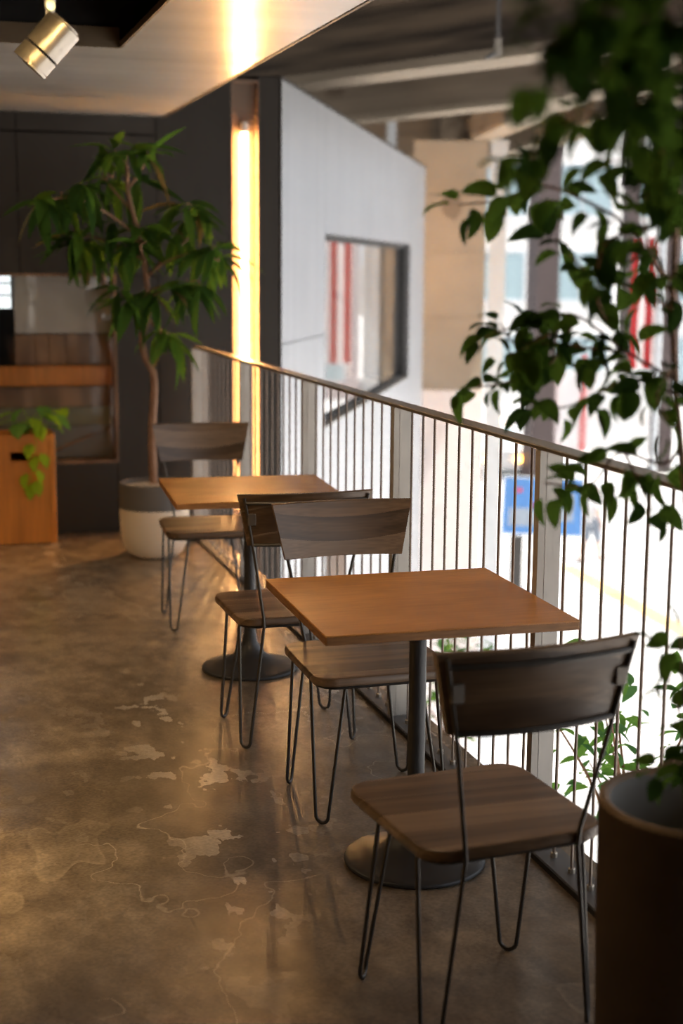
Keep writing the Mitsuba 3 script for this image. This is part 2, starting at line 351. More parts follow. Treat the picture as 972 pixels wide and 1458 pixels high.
obj('core', cat([wbox(0, S[1], -.6, -.031, STREET, 2.64), wbox(S[2], S[3], -.6, -.031, STREET, 2.64), wbox(S[1], S[2], -.6, -.031, WZ[1], 2.64), wbox(S[1], S[2], -.6, -.031, STREET, WZ[0]),
                 wbox(S[1], S[2], -1.7, -1.65, WZ[0]-.5, WZ[1]+.4), wbox(S[1], S[2], -1.7, -.6, WZ[0]-.55, WZ[0]-.5), wbox(S[1], S[2], -1.7, -.6, WZ[1]+.35, WZ[1]+.4)]), 'm_darkwall', wo)
obj('cap', wbox(-.01, 7.78, -.62, .008, 2.652, 2.664), 'm_darkwall', wo)
w2 = tag('window_2', 'wide recessed window in the grey annex mirroring the column and a red banner', kind='structure')
RC = -.08
obj('frame', cat([wbox(S[1], S[1]+.04, RC-.03, RC+.02, *WZ), wbox(S[2]-.04, S[2], RC-.03, RC+.02, *WZ), wbox(S[1], S[2], RC-.03, RC+.02, WZ[0], WZ[0]+.04), wbox(S[1], S[2], RC-.03, RC+.02, WZ[1]-.04, WZ[1])]), 'm_kerbface', w2)
obj('pane', wbox(S[1]+.03, S[2]-.03, RC-.001, RC, WZ[0]+.03, WZ[1]-.03), 'm_pane', w2)
obj('reveal', cat([wbox(S[1]-.0, S[1]+.006, RC, -.002, *WZ), wbox(S[2]-.006, S[2], RC, -.002, *WZ), wbox(S[1], S[2], RC, -.002, WZ[1]-.006, WZ[1])]), 'm_kerb', w2)
obj('sill', wbox(S[1], S[2], RC, .004, WZ[0], WZ[0]+.008), 'm_palepanel', w2)

def strip_lamp(key, label, x, y, z0, z1, d, r=.0175):
    k = tag(key, label, 'lamp')
    d = np.asarray(d, float)
    obj('tube', {**mikit.ply(tube([[x, y, z0], [x, y, z1]], r, 12), 'm_whitepaint', smooth=40), 'emitter': {'type': 'area', 'radiance': {'type': 'rgb', 'value': [float(v) for v in LAMP*np.array([1, .53, .185])]}}}, None, k)
    for z, s in ((z0, -1), (z1, 1)): obj('lamp_holder', lathe([(0, 0), (.020, 0), (.024, s*.012), (.024, s*.05), (.018, s*.062), (0, s*.062)], (x, y, z), 20), 'm_lampwhite', k, smooth=40)
strip_lamp('strip_light', 'tall warm glowing tube light in the pale niche beside the grey annex', 1.945, YW+.024, .10, 2.335, (0, -1, 0))
tag(obj('trim_2', wbox(1.60, 2.44, .001, .008, -2.4, -.18), 'm_niche'), 'tan panel behind the lower strip light on the annex', kind='structure')
e = wp(1.74, .045)
strip_lamp('strip_light_001', 'lower warm tube light seen through the balusters on the annex base', e[0], e[1], -2.2, -.86, NV)
e = wp(7.55, 0); e2 = wp(7.80, -.40)
strip_lamp('strip_light_002', 'hidden warm tube light at the far end of the grey annex washing the column', e2[0], e2[1], .9, 2.45, DV)

# --- interior ceiling of metal sheets with an open slot for the track lights
CZ = 2.405; CX = 1.456; SX0, SX1, SY0, SY1 = -.45, .845, -.6, 5.885
cl = tag('ceiling', 'glossy pale metal sheet ceiling with an open black slot', kind='structure')
def cpan(x0, x1, y0, y1): obj('panel', cbox([x0+.002, y0+.002, CZ], [x1-.002, y1-.002, CZ+.02], .002), 'm_ceiling', cl)
ys = [-3.2, -1.9, SY0]
for a, b in zip(ys[:-1], ys[1:]):
    for xa, xb in [(-4, SX0), (SX0, CX)]: cpan(xa, xb, a, b)
for a, b in [(SY0, 1.0), (1.0, 2.6), (2.6, 4.2), (4.2, SY1)]:
    cpan(-4, SX0, a, b); cpan(SX1, CX, a, b)
for a, b in [(SY1, 6.75), (6.75, 7.62), (7.62, YW)]:
    cpan(-4, SX0, a, b); cpan(SX0, CX, a, b)
obj('edge_trim', cat([box([CX, -3.2, CZ-.003], [CX+.012, YW, CZ+.06])]), 'm_fascia', cl)
obj('slot_fascia', cat([box([SX0, SY1, CZ-.002], [SX1, SY1+.01, CZ+.075]), box([SX0, SY0-.01, CZ], [SX1, SY0, CZ+.10]), box([SX1, SY0, CZ-.002], [SX1+.008, SY1, CZ+.022]), box([SX0-.008, SY0, CZ], [SX0, SY1, CZ+.10])]), 'm_fascia', cl)
pz0, pz1 = CZ+.024, 3.1
obj('slot_blackout', cat([box([SX0-.5, SY1+.01, pz0], [SX1+.3, SY1+.03, pz1]), box([SX0-.5, SY0-.03, pz0], [SX1+.3, SY0-.01, pz1]), box([SX0-.52, SY0, pz0], [SX0-.5, SY1, pz1]), box([SX1+.3, SY0, pz0], [SX1+.32, SY1, pz1]), box([SX0-.5, SY0, pz1], [SX1+.32, SY1, pz1+.02]),
                   box([SX0-.5, SY0, pz0-.004], [SX0-.008, SY1, pz0]), box([SX1+.008, SY0, CZ+.0215], [SX1+.3, SY1, CZ+.024])]), 'm_black', cl)  # closed black box added above the slot to keep daylight out
obj('void_cover', box([-4, -3.2, 2.9], [1.40, YW, 2.93]), 'm_black', cl)

# track with one visible spot head and two added for fill
tr = tag(obj('lighting_track', cbox([.285, -.4, 2.56], [.32, 5.6, 2.60]), 'm_black'), 'black lighting track inside the ceiling slot', 'track')
obj('hanger', rod([.3025, .3, 2.60], [.3025, .3, 3.1], .006), 'm_black', tr); obj('hanger', rod([.3025, 4.9, 2.60], [.3025, 4.9, 3.1], .006), 'm_black', tr)
def track_head(joint, axis, label, power, mount_y):
    """joint: where the arm holds the head; axis: the way it shines"""
    k = tag(key_for('track_light'), label, 'spotlight')
    a = np.asarray(axis, float); a /= np.linalg.norm(a)
    ex = np.cross(a, UPV); ex /= np.linalg.norm(ex); ey = np.cross(a, ex)
    c = np.asarray(joint, float)
    M = np.eye(4); M[:3, 0], M[:3, 1], M[:3, 2], M[:3, 3] = ex, np.cross(a, ex), a, c
    def add(n, mesh, m): mesh.apply_transform(M); obj(n, mesh, m, k, smooth=35)
    L0, R = -.062, .0445
    add('housing', lathe([(0, L0), (R-.006, L0), (R, L0+.004), (R, .018), (0, .018)], seg=40), 'm_steelhead')
    add('neck', lathe([(R-.007, .017), (R-.007, .025)], seg=40), 'm_black')
    add('ring', lathe([(R-.007, .024), (R, .024), (R, .055), (R-.003, .055), (R-.003, .057), (R, .057), (R, .063), (R-.004, .063), (R-.004, .03), (0, .03)], seg=40), 'm_steelhead')
    add('rear_cap', lathe([(0, L0-.003), (R-.009, L0-.003), (R-.009, L0)], seg=40), 'm_steelhead')
    b = np.array([.3025, mount_y, 2.56]); j = c-a*.055-ey*0+np.array([-.028, 0, .042])
    obj('arm', cat([tube([c-a*.03+np.array([-.012, 0, .03]), j], .011, 8), tube([j, [j[0], j[1], b[2]]], .0125, 8)]), 'm_steelhead', k, smooth=40)
    sc = trimesh.creation.cylinder(.011, .034, sections=14); sc.apply_transform(trimesh.geometry.align_vectors([0, 0, 1], [0, 1, 0])); sc.apply_translation(j)
    obj('pivot', sc, 'm_steelhead', k, smooth=40)
    if power:
        o = c+a*.07; t = o+a
        scene[k+'_beam'] = {'type': 'spot', 'to_world': T().look_at(origin=[float(v) for v in o], target=[float(v) for v in t], up=[0, 1, 0.01]), 'cutoff_angle': 42.0, 'beam_width': 26.0,
                            'intensity': {'type': 'rgb', 'value': [float(v) for v in power*WARM*np.array([1, 1.05, 1.2])]}}
track_head((.335, 3.486, 2.060), (-.66, .10, -.75), 'round brushed steel track spotlight tilted down in the ceiling slot', SPOT, 3.486)
track_head((.335, 2.1, 2.38), (-.45, .75, -.55), 'added steel fill spotlight out of view further back along the ceiling track', SPOT, 2.1)  # this and the next head are added out of view as fill
track_head((.335, .7, 2.38), (-.85, .25, -.55), 'added steel fill spotlight out of view nearest the rear of the ceiling track', SPOT, .7)

def downlight(x, y, label, w=1.0):  # unseen ceiling lamps added to warm the floor and tables
    k = tag(key_for('fill_downlight'), label, 'downlight', 'unseen fill downlights added in the ceiling')
    obj('ring', lathe([(.055, CZ-.001), (.068, CZ-.003), (.070, CZ-.0005)], (x, y, 0), 32), 'm_steelhead', k, smooth=40)
    d = trimesh.creation.cylinder(.052, .003, sections=28); d.apply_translation([x, y, CZ-.0035])
    obj('diffuser', {**mikit.ply(d, 'm_lampwhite'), 'emitter': {'type': 'area', 'radiance': {'type': 'rgb', 'value': [DOWN*w, DOWN*.70*w, DOWN*.38*w]}}}, None, k)
downlight(1.10, 3.35, 'added warm fill downlight out of view in the metal ceiling over the cafe tables', .55)
for y, w in ((2.7, 'nearest'), (4.7, 'middle'), (6.9, 'farthest')): downlight(-1.0, y, w+' added warm fill downlight out of view in the metal ceiling left of the slot')

# --- concrete structure over the passage
def beam(name, p0, p1, width, z0, z1, label, side=1, ext0=0, ext1=0, face='m_concrete', lit_lip=.055):
    p0, p1 = np.array([*p0, 0.]), np.array([*p1, 0.]); d = (p1-p0)/np.linalg.norm(p1-p0); p0 = p0-d*ext0; p1 = p1+d*ext1
    n = np.array([d[1], -d[0], 0])*side; L = np.linalg.norm(p1-p0)
    k = tag(key_for(name), label, kind='structure')
    obj('face', obox(p0+UPV*(z0+lit_lip)+n*.008, d, n, UPV, L, width-.008, z1-z0-lit_lip), face, k)
    obj('lit_lip', obox(p0+UPV*z0, d, n, UPV, L, width, lit_lip), 'm_lip_bouncelit', k)  # underside bounce light put into the colour of this strip
    return k
E0, E1 = np.array([7.223, 13.098]), np.array([8.733, 21.159])
ed = (E1-E0)/np.linalg.norm(E1-E0); En = E0-ed*20; Ef = E1+ed*4
pg = Polygon([(-4.2, En[1]), tuple(En), tuple(Ef), (-4.2, Ef[1])])
m = trimesh.creation.extrude_polygon(pg, .3, engine='earcut'); m.apply_translation([0, 0, 3.62])
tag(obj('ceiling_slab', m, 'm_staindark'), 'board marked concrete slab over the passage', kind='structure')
beam('concrete_beam', (3.298, 12.312), (4.265, 10.397), .42, 3.1, 3.64, 'stained dark concrete beam crossing above the annex', side=-1, ext0=3.5, ext1=6, face='m_staindark', lit_lip=.075)
beam('concrete_beam', (4.748, 15.0), (5.713, 12.788), .35, 3.1, 3.64, 'second concrete beam behind the stained one', side=-1, ext0=4.5, ext1=4)
beam('concrete_beam', (6.14, 14.083), (6.75, 17.2), .3, 3.1, 3.64, 'short concrete beam running towards the column', side=1, ext0=9, ext1=4)
beam('concrete_beam', tuple(En), tuple(Ef), .35, 3.1, 3.64, 'concrete edge beam along the open street side', side=-1)
beam('concrete_beam', (4.3, 20.2), (8.6, 18.8), .4, 3.05, 3.64, 'far concrete beam over the column', side=-1, ext0=5)
# dark stained near bay between the ceiling edge and the first beam
cd = np.array([.71, -.28, 0]); cd /= np.linalg.norm(cd); cn = np.array([-cd[1], cd[0], 0])
cc = np.array([6.887, 16.846, 0])
col = tag('concrete_column', 'board marked concrete column at the end of the annex', kind='structure')
zz = [.04, .95, 1.75, 2.45, 3.1]
for a, b in zip(zz[:-1], zz[1:]): obj('lift', obox(cc-cd*.9+UPV*(a+.004), cd, cn, UPV, .9, .75, b-a-.008), 'm_column', col)
obj('plinth', obox(cc-cd*.93-cn*.02+UPV*STREET, cd, cn, UPV, .95, .8, .04-STREET), 'm_pinkwhite', col)
tag(obj('drain_channel', obox(cc+cd*.04-cn*.01+UPV*STREET, cd, cn, UPV, .21, .16, 3.1-STREET), 'm_palemetal'), 'pale blue grey metal channel beside the concrete column', 'channel')
tag(obj('wall_far', cat([obox(np.array([-1., 21.5, STREET]), np.array([1., 0, 0]), np.array([0, 1., 0]), UPV, 8.6, .3, 8.5)]), 'm_column'), 'concrete wall closing the passage far behind the annex', kind='structure')
# hanging conduit
hc = tag('ceiling_conduit', 'thin metal conduit with a bent arm hanging from the stained beam', 'conduit')
hp = np.array([4.165, 10.045])
obj('pipe', rod([hp[0], hp[1], 3.13], [hp[0], hp[1], 3.63], .017, 8), 'm_kerb', hc, smooth=40)
obj('joint', rod([hp[0], hp[1], 3.08], [hp[0], hp[1], 3.19], .03, 8), 'm_palepanel', hc, smooth=40)
obj('arm', rod([hp[0], hp[1], 3.10], [hp[0]-.10, hp[1]-.03, 3.05], .014, 8), 'm_kerb', hc, smooth=40)
tag(obj('steel_bracket', box([5.20, 15.62, 2.60], [5.29, 15.70, 3.62]), 'm_palemetal'), 'grey steel hanger standing above the annex roof', 'bracket')
# ================================================================== RAILING
RX, SP, Y0 = 1.596, .10757, 3.4315
rl = tag('railing', 'long steel railing with thin balusters, wide posts and a flat handrail beside the tables', 'railing')
HZ = 1.0974; yend = Y0+44*SP
obj('handrail', cbox([1.5655, -2.6, HZ], [1.628, yend+.05, HZ+.012], .0025), 'm_handrail', rl)
obj('base_plate', cbox([1.5564, -2.6, .001], [1.641, yend+.08, .0175], .002), 'm_kerb', rl)
labels[rl+'__base_plate'] = {'label': 'dark steel base plate along the floor'}
obj('base_skirt', box([1.5525, -2.6, 0], [1.5563, yend+.08, .0155]), 'm_kerbface', rl)
bm = mikit.ply(rod([0, 0, .0165], [0, 0, HZ+.002], .0042, 8), 'm_baluster', smooth=50)
nut = mikit.ply(lathe([(0, .031), (.0085, .031), (.010, .029), (.010, .0172), (0, .0172)], seg=8), 'm_galv')
def post_mesh(a, b):
    t = .006
    return cat([box([-a/2, -b/2, .017], [a/2, -b/2+t, HZ]), box([-a/2, -b/2+t, .017], [-a/2+t, b/2, HZ]), box([a/2-t, -b/2+t, .017], [a/2, b/2, HZ]), box([-a/2+.02, -b/2-.0015, .017], [-a/2+.0225, -b/2, HZ])])
pm, pe = mikit.ply(post_mesh(.064, .030), 'm_post'), mikit.ply(post_mesh(.094, .05), 'm_post')
for k in range(44, -53, -1):
    tw = T().translate([RX, Y0+k*SP, 0])
    if k % 11 == 0:
        obj('post', {**(pe if k == 44 else pm), 'to_world': tw}, None, rl)
    else:
        b = obj('baluster', {**bm, 'to_world': tw}, None, rl)
        obj('foot_nut', {**nut, 'to_world': tw}, None, b)

# ================================================================== TABLES
def table(x, y, a, bx, by, label):
    k = tag(key_for('cafe_table'), label, 'table', 'square cafe tables by the railing')
    h, s, t = .72, .6423, .024
    out = rounded_quad([(-s/2, -s/2), (s/2, -s/2), (s/2, s/2), (-s/2, s/2)], .004, 2)
    tw = pose(x, y, a)
    top = slab_outline(out, h-.004, h, .0015); core = slab_outline(out*.9985, h-t, h-.004, .0012)
    obj('table_top', {**mikit.ply(top, 'm_tabletop'), 'to_world': tw}, None, k)
    obj('edge_band', {**mikit.ply(core, 'm_tableedge'), 'to_world': tw}, None, k)
    px, py = bx, by
    obj('mounting_plate', cbox([px-.14, py-.14, h-t-.007], [px+.14, py+.14, h-t-.0005]), 'm_pedestal', k)
    obj('pole', lathe([(.0225, .085), (.0225, h-t-.006)], (px, py, 0), 32), 'm_pedestal', k, smooth=60)
    prof = [(0, .001), (.176, .001), (.1875, .004), (.189, .009), (.186, .015), (.172, .019), (.145, .025), (.115, .034), (.085, .047), (.06, .064), (.042, .084), (.031, .108), (.0262, .135), (.0232, .15), (.0226, .155)]
    obj('base', lathe(prof, (px, py, 0), 64), 'm_pedestal', k, smooth=50)
    return k
table(1.2286, 3.4365, -.0206, 1.243, 3.438, 'nearer square orange-brown cafe table on a black trumpet pedestal, between the front two chairs')
table(1.245, 5.3772, -.0686, 1.243, 5.380, 'farther square orange-brown cafe table on a black trumpet pedestal, near the potted tree')

# ================================================================== CHAIRS
def chair_parts():
    P = []
    W, Wf, D, zs, th = .4122, .4294, .4259, .4418, .027
    out = rounded_quad([(-W/2, -D/2), (W/2, -D/2), (Wf/2, D/2), (-Wf/2, D/2)], .062, 8)
    seat = slab_outline(out, zs-th, zs, .008)
    P.append(('seat', mikit.ply(seat, 'm_walnut', smooth=30)))
    # backrest
    wb, wt, yb, yt, zb, zt, bow, tk = .1856, .2217, -.2372, -.2563, .6896, .8588, .030, .018
    def bp(u, v, off=0):
        return np.array([u*(wb+(wt-wb)*v), yb+(yt-yb)*v-bow*(1-u*u)+off, zb+(zt-zb)*v])
    us, vs = np.linspace(-1, 1, 17), [0, .015, .985, 1]
    V, Fc = [], []
    nu, nv = len(us), len(vs)
    for sgn in (1, -1):
        for v in vs:
            for u in us:
                e = .6 if v in (0, 1) else 1.0
                V.append(bp(u, v, sgn*tk/2*e))
    idx = lambda s, j, i: s*nu*nv+j*nu+i
    for j in range(nv-1):
        for i in range(nu-1):
            a, b, c, d = idx(0, j, i), idx(0, j, i+1), idx(0, j+1, i+1), idx(0, j+1, i)
            Fc += [[a, c, b], [a, d, c]]
            a, b, c, d = idx(1, j, i), idx(1, j, i+1), idx(1, j+1, i+1), idx(1, j+1, i)
            Fc += [[a, b, c], [a, c, d]]
    for i in range(nu-1):
        Fc += [[idx(0, 0, i), idx(0, 0, i+1), idx(1, 0, i+1)], [idx(0, 0, i), idx(1, 0, i+1), idx(1, 0, i)]]
        Fc += [[idx(0, nv-1, i), idx(1, nv-1, i+1), idx(0, nv-1, i+1)], [idx(0, nv-1, i), idx(1, nv-1, i), idx(1, nv-1, i+1)]]
    for j in range(nv-1):
        Fc += [[idx(0, j, 0), idx(1, j, 0), idx(1, j+1, 0)], [idx(0, j, 0), idx(1, j+1, 0), idx(0, j+1, 0)]]
        Fc += [[idx(0, j, nu-1), idx(1, j+1, nu-1), idx(1, j, nu-1)], [idx(0, j, nu-1), idx(0, j+1, nu-1), idx(1, j+1, nu-1)]]
    back = trimesh.Trimesh(V, Fc, process=False); trimesh.repair.fix_normals(back)
    P.append(('backrest', mikit.ply(back, 'm_walnut', smooth=30)))
    r = .005; oz = -tk/2-r*.9
    top = [bp(u, .83, oz) for u in np.linspace(-.945, .945, 13)]; bot = [bp(u, .02, oz) for u in np.linspace(-.93, .93, 13)]
    P.append(('back_frame', mikit.ply(cat([tube(top, r*1.15, 6), tube(bot, r*1.15, 6)]), 'm_gunmetal', smooth=50)))
    for s in (-1, 1):
        up = [(s*.127, -D/2-.004, zs-th-.002), (s*.1295, -D/2-.0055, zs+.006)]+[tuple(bp(s*.93, v, oz-.001)) for v in (-.12, .0, .45, .93)]
        P.append(('upright', mikit.ply(tube(up, r, 8), 'm_gunmetal', smooth=60)))
    for s in (-1, 1):
        c = bp(s*.875, .52, oz)
        bx = cbox([-.013, -.006, -.019], [.013, .004, .019], .002); bx.apply_translation(c)
        P.append(('bracket', mikit.ply(bx, 'm_bracket')))
    # thin metal frame under the seat
    inner = [(x*.93, y*.93) for x, y in out]
    ring = tube([(x, y, zs-th-.0045) for x, y in inner]+[(inner[0][0], inner[0][1], zs-th-.0045)], .0045, 6, caps=False)
    P.append(('seat_frame', mikit.ply(ring, 'm_gunmetal', smooth=50)))
    def hairpin(t1, t2, b, ext=None):
        t1, t2 = np.array([*t1, zs-th-.004]), np.array([*t2, zs-th-.004]); e = t2-t1; e[2] = 0; e /= np.linalg.norm(e)
        Rb = .021; c = np.array([b[0], b[1], Rb+r])
        path = [t1, c-e*Rb+(t1-(c-e*Rb))*.03]
        for q in np.linspace(0, np.pi, 11): path.append(c-e*Rb*math.cos(q)-UPV*Rb*math.sin(q))
        path += [c+e*Rb+(t2-(c+e*Rb))*.03, t2]
        return mikit.ply(tube(path, r, 8), 'm_gunmetal', smooth=60)
    fx, fy, ry = .1825, .1573, -.1885
    for s in (-1, 1):
        P.append(('leg', hairpin((s*.190, .062), (s*.112, .150), (s*fx, fy))))
    for s in (-1, 1):
        P.append(('leg', hairpin((s*.190, -.128), (s*.127, -D/2-.003), (s*.1832, ry))))
    return P
CH = chair_parts()
def chair(x, y, a, label):
    k = tag(key_for('dining_chair'), label, 'chair', 'walnut hairpin chairs at the cafe tables')
    tw = pose(x, y, a)
    for n, d in CH: obj(n, {**d, 'to_world': tw}, None, k)
chair(1.1124, 2.7183, .0945, 'nearest walnut hairpin chair with its back to us beside the big brown planter')
chair(1.2553, 3.9097, 3.1532, 'walnut hairpin chair facing us behind the nearer table')
chair(1.1961, 4.634, -.0045, 'walnut hairpin chair with its back to us in front of the farther table')
chair(1.249, 6.1828, 3.0911, 'farthest walnut hairpin chair facing us beside the cream tree pot')

# ================================================================== LEAVES
def leaf_mesh(length, width, droop, fold, n=5, blunt=.9, curl=0.0):
    """blade from the origin along +y; +z up"""
    V, Fc = [], []
    for i in range(n+1):
        t = i/n
        w = width/2*(math.sin(math.pi*min(t**.8, 1))**blunt if 0 < t < 1 else 0)*(1 if t < .7 else 1)
        y = length*t; z = -droop*length*t*t-curl*length*max(0, t-.4)**2
        if i in (0, n): V.append((0, y, z))
        else: V += [(-w, y, z+fold*w), (0, y, z), (w, y, z+fold*w)]
    Fc += [[0, 2, 1], [0, 3, 2]]
    for i in range(n-2):
        a = 1+3*i
        for q in (0, 1): Fc += [[a+q, a+q+1, a+q+4], [a+q, a+q+4, a+q+3]]
    e = 1+3*(n-2); L = len(V)-1
    Fc += [[e, e+1, L], [e+1, e+2, L]]
    return trimesh.Trimesh(V, Fc, process=False)
def orient(direction, roll_ref=UPV, roll=0.0):
    y = np.asarray(direction, float); y = y/np.linalg.norm(y)
    x = np.cross(y, roll_ref)
    if np.linalg.norm(x) < 1e-3: x = np.cross(y, [1., 0, 0])
    x /= np.linalg.norm(x); z = np.cross(x, y)
    c, s = math.cos(roll), math.sin(roll)
    return c*x+s*z, y, c*z-s*x

# ---------------- potted tree by the end wall
TRUNK = [(1.236, 7.62, 0.413), (1.231, 7.62, 0.595), (1.234, 7.62, 0.745), (1.247, 7.63, 0.895), (1.245, 7.64, 0.999), (1.205, 7.63, 1.081), (1.184, 7.61, 1.155), (1.189, 7.60, 1.221), (1.212, 7.60, 1.294), (1.221, 7.61, 1.393), (1.211, 7.62, 1.502), (1.202, 7.62, 1.592), (1.185, 7.62, 1.7), (1.144, 7.62, 1.842), (1.124, 7.62, 1.948), (1.119, 7.62, 2.072)]
BRANCHES = [[(1.185, 7.62, 1.7), (1.041, 7.58, 1.805), (0.864, 7.52, 1.89), (0.687, 7.48, 1.886)], [(1.144, 7.62, 1.842), (1.044, 7.68, 1.964), (1.01, 7.72, 2.034)], [(1.211, 7.62, 1.502), (1.331, 7.66, 1.611), (1.463, 7.70, 1.721), (1.52, 7.73, 1.849)], [(1.211, 7.62, 1.502), (1.331, 7.58, 1.593), (1.481, 7.52, 1.631), (1.574, 7.50, 1.588)], [(1.202, 7.62, 1.592), (1.075, 7.68, 1.663), (0.932, 7.75, 1.714), (0.86, 7.78, 1.731)], [(1.221, 7.62, 1.393), (1.329, 7.57, 1.447), (1.442, 7.53, 1.484)], [(1.212, 7.62, 1.294), (1.143, 7.57, 1.374), (1.07, 7.53, 1.41)], [(1.212, 7.62, 1.294), (1.27, 7.60, 1.228), (1.296, 7.58, 1.191)], [(1.202, 7.62, 1.592), (1.166, 7.50, 1.664), (1.185, 7.44, 1.682)], [(1.124, 7.62, 1.948), (1.191, 7.58, 2.056), (1.21, 7.56, 2.11)]]
CLUSTERS = [(0.67, 1.886), (0.776, 1.923), (0.866, 1.971), (0.973, 1.973), (1.048, 2.14), (1.12, 2.142), (1.21, 2.11), (1.064, 2.018), (1.172, 2.003), (0.86, 1.731), (0.95, 1.715), (0.895, 1.678), (1.059, 1.787), (1.148, 1.681), (1.186, 1.754), (1.094, 1.681), (1.416, 1.883), (1.521, 1.892), (1.445, 1.811), (1.556, 1.668), (1.594, 1.614), (1.5, 1.649), (1.329, 1.466), (1.423, 1.484), (1.479, 1.466), (1.053, 1.447), (1.107, 1.392), (1.236, 1.429), (1.289, 1.228), (1.326, 1.209), (1.389, 1.738)]
rng = random.Random(5)
ft = tag('potted_tree', 'tall potted tree with long drooping dark leaves by the end wall', 'tree')
tp = smooth_path(TRUNK, 4)
obj('trunk', tube(tp, np.linspace(.023, .010, len(tp)), 9), 'm_bark', ft, smooth=60)
bpts = [np.array(tp)]
for b in BRANCHES:
    p = smooth_path(b, 4); bpts.append(p)
    obj('branch', tube(p, np.linspace(.009, .004, len(p)), 6), 'm_bark', ft, smooth=60)
allb = np.vstack(bpts)
LM = [mikit.ply(leaf_mesh(1, .25, .35, .30, 6), m, smooth=True) for m in FIGLEAF]+[mikit.ply(leaf_mesh(1, .22, .15, .4, 6), m, smooth=True) for m in FIGLEAF]
YL = mikit.ply(leaf_mesh(1, .16, .2, .4, 5), YOUNG, smooth=True)
for x, z in CLUSTERS:
    near = allb[np.argmin((allb[:, 0]-x)**2+(allb[:, 2]-z)**2)]
    c = np.array([x, near[1]+rng.uniform(-.10, .10), z])
    if np.linalg.norm(c-near) > .03: obj('twig', tube(smooth_path([near, (near+c)/2+[0, 0, .015], c], 3), .003, 5), 'm_bark', ft)
    for i in range(9):
        az = rng.uniform(0, 2*math.pi); el = rng.uniform(-1.25, .15)
        d = np.array([math.cos(az)*math.cos(el), math.sin(az)*math.cos(el), math.sin(el)])
        if z > 2.0 and rng.random() < .35: d[2] = abs(d[2])*.5
        L = rng.uniform(.19, .285)
        ex, ey, ez = orient(d, roll=rng.uniform(-.5, .5))
        src = YL if rng.random() < .03 else rng.choice(LM)
        obj('leaf', {**src, 'to_world': frame_matrix(c+d*.012, ex, ey, ez, L)}, None, ft)
# its pot
PX, PY, PR = 1.25, 7.70, .187
pt = tag('tree_pot', 'round cream pot with a dark grey rim band holding the tall tree', 'pot')
prof = [(0, .004), (.10, .004), (.118, .008), (.150, .030), (.172, .075), (.184, .14), (.1865, .20), (.187, .272)]
obj('bowl', lathe(prof, (PX, PY, 0), 56), 'm_cream', pt, smooth=60)
obj('rim_band', lathe([(.187, .272), (.1885, .274), (.1885, .403), (.184, .408), (.176, .408), (.172, .403), (.172, .29)], (PX, PY, 0), 56), 'm_potband', pt, smooth=40)
tag(obj('pot_gravel', lathe([(0, .386), (.1715, .384), (.1715, .30), (0, .30)], (PX, PY, 0), 40), 'm_gravel'), 'pale gravel filling the cream tree pot', 'gravel', kind='stuff')

# ---------------- wooden planter box with trailing plant at the left
pb = tag('wooden_planter', 'orange wooden planter box with a dark grip hole at the left wall', 'planter')
bx0, bx1, by0, by1, bz = .17, .775, 8.20, 8.47, .624
fp = m3.Manifold.cube([bx1-bx0-.036*2, .018, bz-.004]).translate([bx0+.036, by0+.003, .004])
slot = m3.CrossSection([[(-.048, -.004), (-.042, -.026), (.042, -.026), (.048, -.004), (.048, .026), (-.048, .026)]]).extrude(.1).rotate([90, 0, 0]).translate([.575, by0+.06, .50])
mm = (fp-slot).to_mesh()
obj('front_board', trimesh.Trimesh(mm.vert_properties[:, :3], mm.tri_verts), 'm_orangewood', pb)
obj('side_board', cbox([bx1-.035, by0, 0], [bx1, by1, bz+.002]), 'm_orangewood', pb); obj('side_board', cbox([bx0, by0, 0], [bx0+.035, by1, bz+.002]), 'm_orangewood', pb)
obj('back_board', cbox([bx0+.036, by1-.018, 0], [bx1-.036, by1, bz]), 'm_orangewood', pb)
obj('bottom_board', cbox([bx0+.036, by0+.022, .02], [bx1-.036, by1-.02, .04]), 'm_orangewood', pb)
tag(obj('planter_soil', box([bx0+.037, by0+.023, .55], [bx1-.037, by1-.019, .598]), 'm_soil'), 'dark soil in the wooden planter box', 'soil', kind='stuff')
tv = tag('trailing_plant', 'bright green trailing plant spilling over the wooden planter box', 'plant')
HL = [mikit.ply(leaf_mesh(1, .72, .25, .25, 5), LIMELEAF[0], smooth=True), mikit.ply(leaf_mesh(1, .72, .25, .25, 5), OUTLEAF[0], smooth=True)]
rng = random.Random(11)
root = np.array([.64, 8.33, .598])
for x, z in [(.50, .69), (.55, .735), (.60, .76), (.66, .71), (.70, .77), (.735, .73), (.77, .72), (.80, .75), (.58, .68), (.63, .665), (.69, .67), (.75, .66), (.66, .64)]:
    c = np.array([x, 8.27+rng.uniform(-.06, .06), z])
    r0 = root+[rng.uniform(-.1, .08), rng.uniform(-.05, .05), 0]
    obj('stem', tube(smooth_path([r0, (r0+c)/2+[0, 0, .05], c], 3), .0025, 5), LIMELEAF[0], tv)
    d = np.array([c[0]-.64+rng.uniform(-.1, .1), -.12+rng.uniform(-.1, .1), -.04+rng.uniform(-.08, .06)])
    ex, ey, ez = orient(d, roll=rng.uniform(-.3, .3)); obj('leaf', {**HL[rng.random() < .45], 'to_world': frame_matrix(c, ex, ey, ez, rng.uniform(.10, .14))}, None, tv)
strand = smooth_path([(.66, 8.26, .60), (.665, 8.18, .625), (.668, 8.17, .55), (.65, 8.172, .46), (.635, 8.172, .38), (.628, 8.172, .32)], 4)
obj('stem', tube(strand, .002, 5), LIMELEAF[0], tv)
